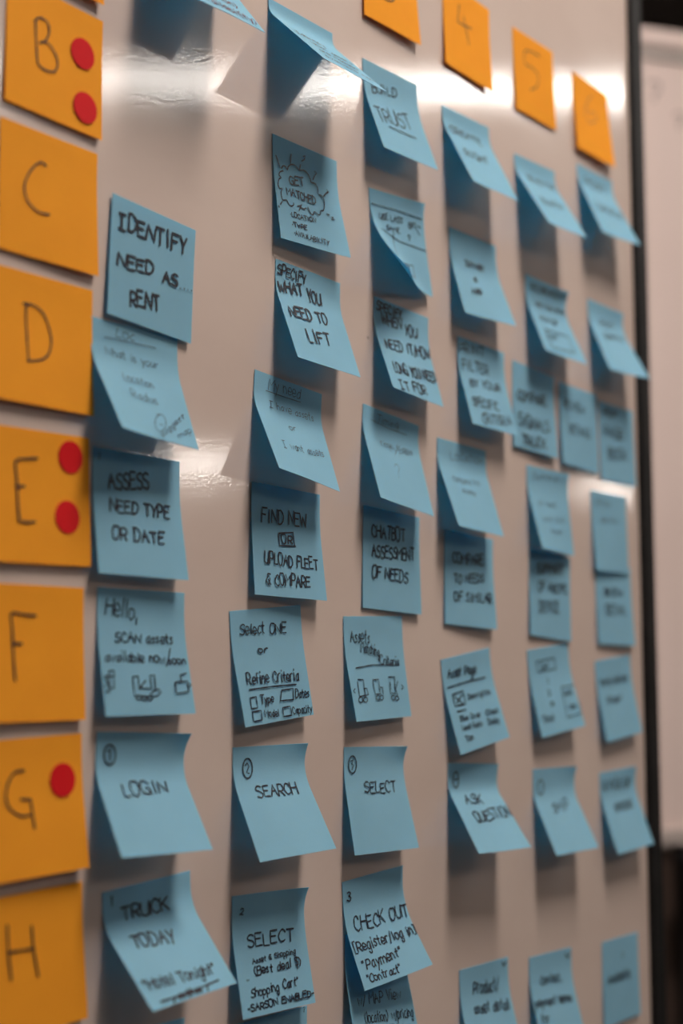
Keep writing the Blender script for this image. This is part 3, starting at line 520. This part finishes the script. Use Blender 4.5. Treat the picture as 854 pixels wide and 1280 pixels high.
'b56': ((1.1468,1.4193,0.0984,0.1765,0.2424,0.12,0.5,0),0,0.55,0,[('p',[[(0.179,0.145),(0.626,0.144),(0.633,0.273),(0.196,0.272),(0.179,0.145)],[(0.681,0.499),(1.021,0.504),(0.981,0.844),(0.633,0.852),(0.681,0.499)]]),('t','Cart',0.267,0.252,0.467,0.25,0.067),('t','1',0.367,0.432,0.424,0.433,0.063),('t','2',0.334,0.556,0.393,0.559,0.063),('t','3',0.326,0.677,0.411,0.679,0.042),('t','Total',0.087,0.849,0.34,0.841,0.074),('t','Add',0.694,0.599,0.887,0.599,0.064),('t','one',0.756,0.77,0.891,0.766,0.064)],[]),
'b66': ((1.2766,1.4104,0.0945,0.1355,0.1534,0.12,0.5,0),0,0.65,0,[('t','Verify Delivery',0.102,0.317,0.875,0.321,0.09),('t','Steps',0.209,0.544,0.596,0.536,0.081)],[]),
'b47': ((1.016,1.3296,-0.0606,0.5464,0.6327,0.17,0.36,1.5),0,0.75,0,[('p',[[(0.161,0.097),(0.182,0.119),(0.196,0.153),(0.197,0.192),(0.181,0.227),(0.154,0.25),(0.127,0.258),(0.107,0.246),(0.096,0.22),(0.092,0.184),(0.094,0.145),(0.106,0.113),(0.127,0.094),(0.152,0.093),(0.175,0.109)],[(0.115,0.174),(0.174,0.168)]]),('t','ASK',0.22,0.445,0.549,0.444,0.109),('t','QUESTION',0.25,0.667,0.985,0.606,0.121)],[]),
'b57': ((1.1537,1.3172,-0.0158,0.4358,0.4683,0.2,0.42,3),0,0.7,0,[('p',[[(0.191,0.135),(0.219,0.157),(0.234,0.191),(0.232,0.229),(0.212,0.262),(0.179,0.283),(0.145,0.289),(0.117,0.276),(0.099,0.25),(0.094,0.214),(0.098,0.178),(0.117,0.147),(0.147,0.13),(0.18,0.13),(0.21,0.147)]]),('t','SHIP',0.314,0.515,0.723,0.505,0.116)],[]),
'b67': ((1.2814,1.3071,0.0335,0.3019,0.335,0.2,0.42,2),0,0.75,0,[('t','& PICK UP',0.079,0.217,0.822,0.252,0.111),('t','SCHEDULE',0.279,0.508,0.787,0.489,0.087)],[]),
'b68': ((1.2793,1.1536,-0.0148,0.025,0.025,0.12,0.5,0),0,0.7,0,[('t','1',0.494,0.255,0.561,0.257,0.086),('t','Availability',0.118,0.513,0.748,0.506,0.107)],[]),
'o3': ((0.9018,1.9797,0.0178,0.0367,0.0855,0.12,0.5,0),0,0.8,0,[('p',[[(0.341,0.61),(0.479,0.526),(0.543,0.554),(0.467,0.632),(0.546,0.628),(0.518,0.672),(0.414,0.709),(0.37,0.704)]])],[]),
'b17': ((0.6314,1.1914,-0.0111,0.3303,0.3289,0.12,0.5,0),0,0.8,0,[],[]),
'b210': ((0.7554,1.1772,-0.016,0.2929,0.2838,0.12,0.5,0),0,0.7,0,[('t','?',0.934,0.047,0.962,0.047,0.049)],[]),
'o4': ((1.0206,1.9807,-0.015,0.0535,0.064,0.12,0.5,0),0,0.8,0,[('p',[[(0.329,0.199),(0.286,0.417),(0.427,0.409),(0.591,0.382)],[(0.414,0.307),(0.469,0.446),(0.51,0.61)]])],[]),
'b45': ((1.0144,1.515,-0.0427,0.0333,0.0953,0.12,0.5,0),0,0.8,0,[('t','COMPARE',0.159,0.345,0.777,0.309,0.11),('t','TO NEEDS',0.175,0.554,0.773,0.501,0.091),('t','OF SIMILAR',0.165,0.752,0.921,0.713,0.097)],[]),
'b55': ((1.1541,1.5087,-0.0634,0.0393,0.04,0.12,0.5,0),0,0.8,0,[('t','SUMMARY',0.173,0.274,0.818,0.21,0.121),('t','OF ABOVE',0.198,0.47,0.914,0.423,0.099),('t','DEVICE',0.209,0.713,0.703,0.68,0.127)],[]),
'b65': ((1.2822,1.5028,-0.0127,0.0483,0.0714,0.12,0.5,0),0,0.8,0,[('t','SHOW',0.205,0.388,0.746,0.375,0.091),('t','DETAIL',0.24,0.619,0.793,0.611,0.121)],[]),
}

LIFT = {'b11': 0.0012, 'b26': 0.0008, 'b12': 0.0, 'b43': 0.0006, 'b53': 0.0006}
LABELS = {
'oA': 'orange sticky note whose lower corner shows above the letter B note',
'oB': 'orange sticky note with letter B and two red dots',
'oC': 'orange sticky note with the large letter C, no dots',
'oD': 'orange sticky note with the large letter D, no dots',
'oE': 'orange sticky note with letter E and two red dots',
'oF': 'orange sticky note with the large letter F, no dots',
'oG': 'orange sticky note with letter G and a single red dot',
'oH': 'orange sticky note with the large letter H, lowest of its column',
'o3': 'orange sticky note cut by the top edge, leftmost of the numbered ones',
'o4': 'orange sticky note with the number 4, second along the top edge',
'o5': 'orange sticky note with the number 5, right of number 4',
'o6': 'orange sticky note with a faint number, rightmost orange one',
'b11': 'blue sticky note reading IDENTIFY NEED AS.... RENT in bold marker',
'b12': 'lifted blue sticky note with faint pencil lines titled Loc, below IDENTIFY',
'b13': 'blue sticky note reading ASSESS NEED TYPE OR DATE',
'b14': 'blue sticky note reading Hello with three small forklift sketches',
'b15': 'curled blue sticky note reading LOGIN beside the letter G note',
'b16': 'tilted curled blue sticky note reading TRUCK TODAY',
'b17': 'blue sticky note peeking out at the bottom under TRUCK TODAY',
'b20': 'strongly curled pale blue note at the top edge with small red-brown writing',
'b22': 'blue sticky note curled nearly straight out, its tip touching the TRUST note',
'b23': 'blue sticky note reading GET MATCHED inside a drawn cloud',
'b24': 'curled blue sticky note reading SPECIFY WHAT YOU NEED TO LIFT',
'b25': 'curled blue sticky note titled My need in thin pen',
'b26': 'flat blue sticky note reading FIND NEW OR UPLOAD FLEET & COMPARE',
'b27': 'blue sticky note reading Select ONE or Refine Criteria with four checkboxes',
'b28': 'curled blue sticky note reading SEARCH with circled 2',
'b29': 'blue sticky note numbered 2 reading SELECT with five lines of small writing',
'b210': 'blue sticky note showing a strip below the Shopping Cart note',
'b31': 'lifted blue sticky note with underlined word TRUST',
'b32': 'blue sticky note with ruled lines and its lower left corner rolled up',
'b33': 'blue sticky note reading SPECIFY WHEN YOU NEED IT/HOW LONG',
'b34': 'lifted blue sticky note in faint pencil overhanging the CHATBOT note',
'b35': 'flat blue sticky note reading CHATBOT ASSESSMENT OF NEEDS',
'b36': 'blue sticky note reading Assets Matching Criteria with three truck sketches',
'b37': 'blue sticky note reading SELECT with a circled number, right of SEARCH',
'b38': 'tilted curled blue sticky note numbered 3 reading CHECK OUT',
'b39': 'shadowed blue sticky note reading MAP View under the CHECK OUT note',
'b41': 'steeply lifted blue note below the orange number 4 note',
'b51': 'steeply lifted blue note below and between orange numbers 5 and 6',
'b61': 'lifted blue note directly below the rightmost orange note, tip over the frame',
'b42': 'lifted blue note with three short words centred, above the FILTER note',
'b52': 'blue note with bold top line and many small lines, above COMPARE SIGNALS',
'b62': 'lifted blue note with two thin lines, its corner over the black frame',
'b43': 'blue note with five lines ending CRITERIA, overlapping COMPARE SIGNALS',
'b4x': 'flat blue note reading COMPARE SIGNALS TRUCK, partly under its left neighbour',
'b53': 'blue note with two words, between COMPARE SIGNALS and PAGE BOOK notes',
'b63': 'flat blue note with three words next to the black frame',
'b44': 'lifted blue note in faint pen overhanging COMPARE TO NEEDS OF SIMILAR',
'b45': 'flat blue note reading COMPARE TO NEEDS OF SIMILAR',
'b54': 'faintly written blue note, upper of the overlapping pair right of SIMILAR',
'b55': 'blue note with three bold lines, lower of the pair right of SIMILAR',
'b64': 'nearly blank blue note beside the frame, upper of an overlapping pair',
'b65': 'blue note with two bold words beside the frame, lower of its pair',
'b46': 'tilted blue note titled Asset Page with underline and small box',
'b56': 'tilted blue note with two drawn boxes and a short list',
'b66': 'tilted blue note reading Verify Delivery Steps near the frame',
'b47': 'curled blue note reading ASK QUESTION',
'b57': 'curled blue note with the single word SHIP',
'b67': 'curled blue note reading PICK UP SCHEDULE, corner over the frame',
'b68a': 'blue note reading Product/ asset detail, leftmost of three at the bottom right',
'b58': 'blue note reading Contact, payment terms, middle of three at the bottom right',
'b68': 'blue note reading Availability at the bottom right beside the black frame',
}

for key in NOTES:
    make_note(key, LABELS[key], 'orange letter and number notes' if key[0] == 'o' else 'blue handwritten notes', LIFT.get(key, 0))
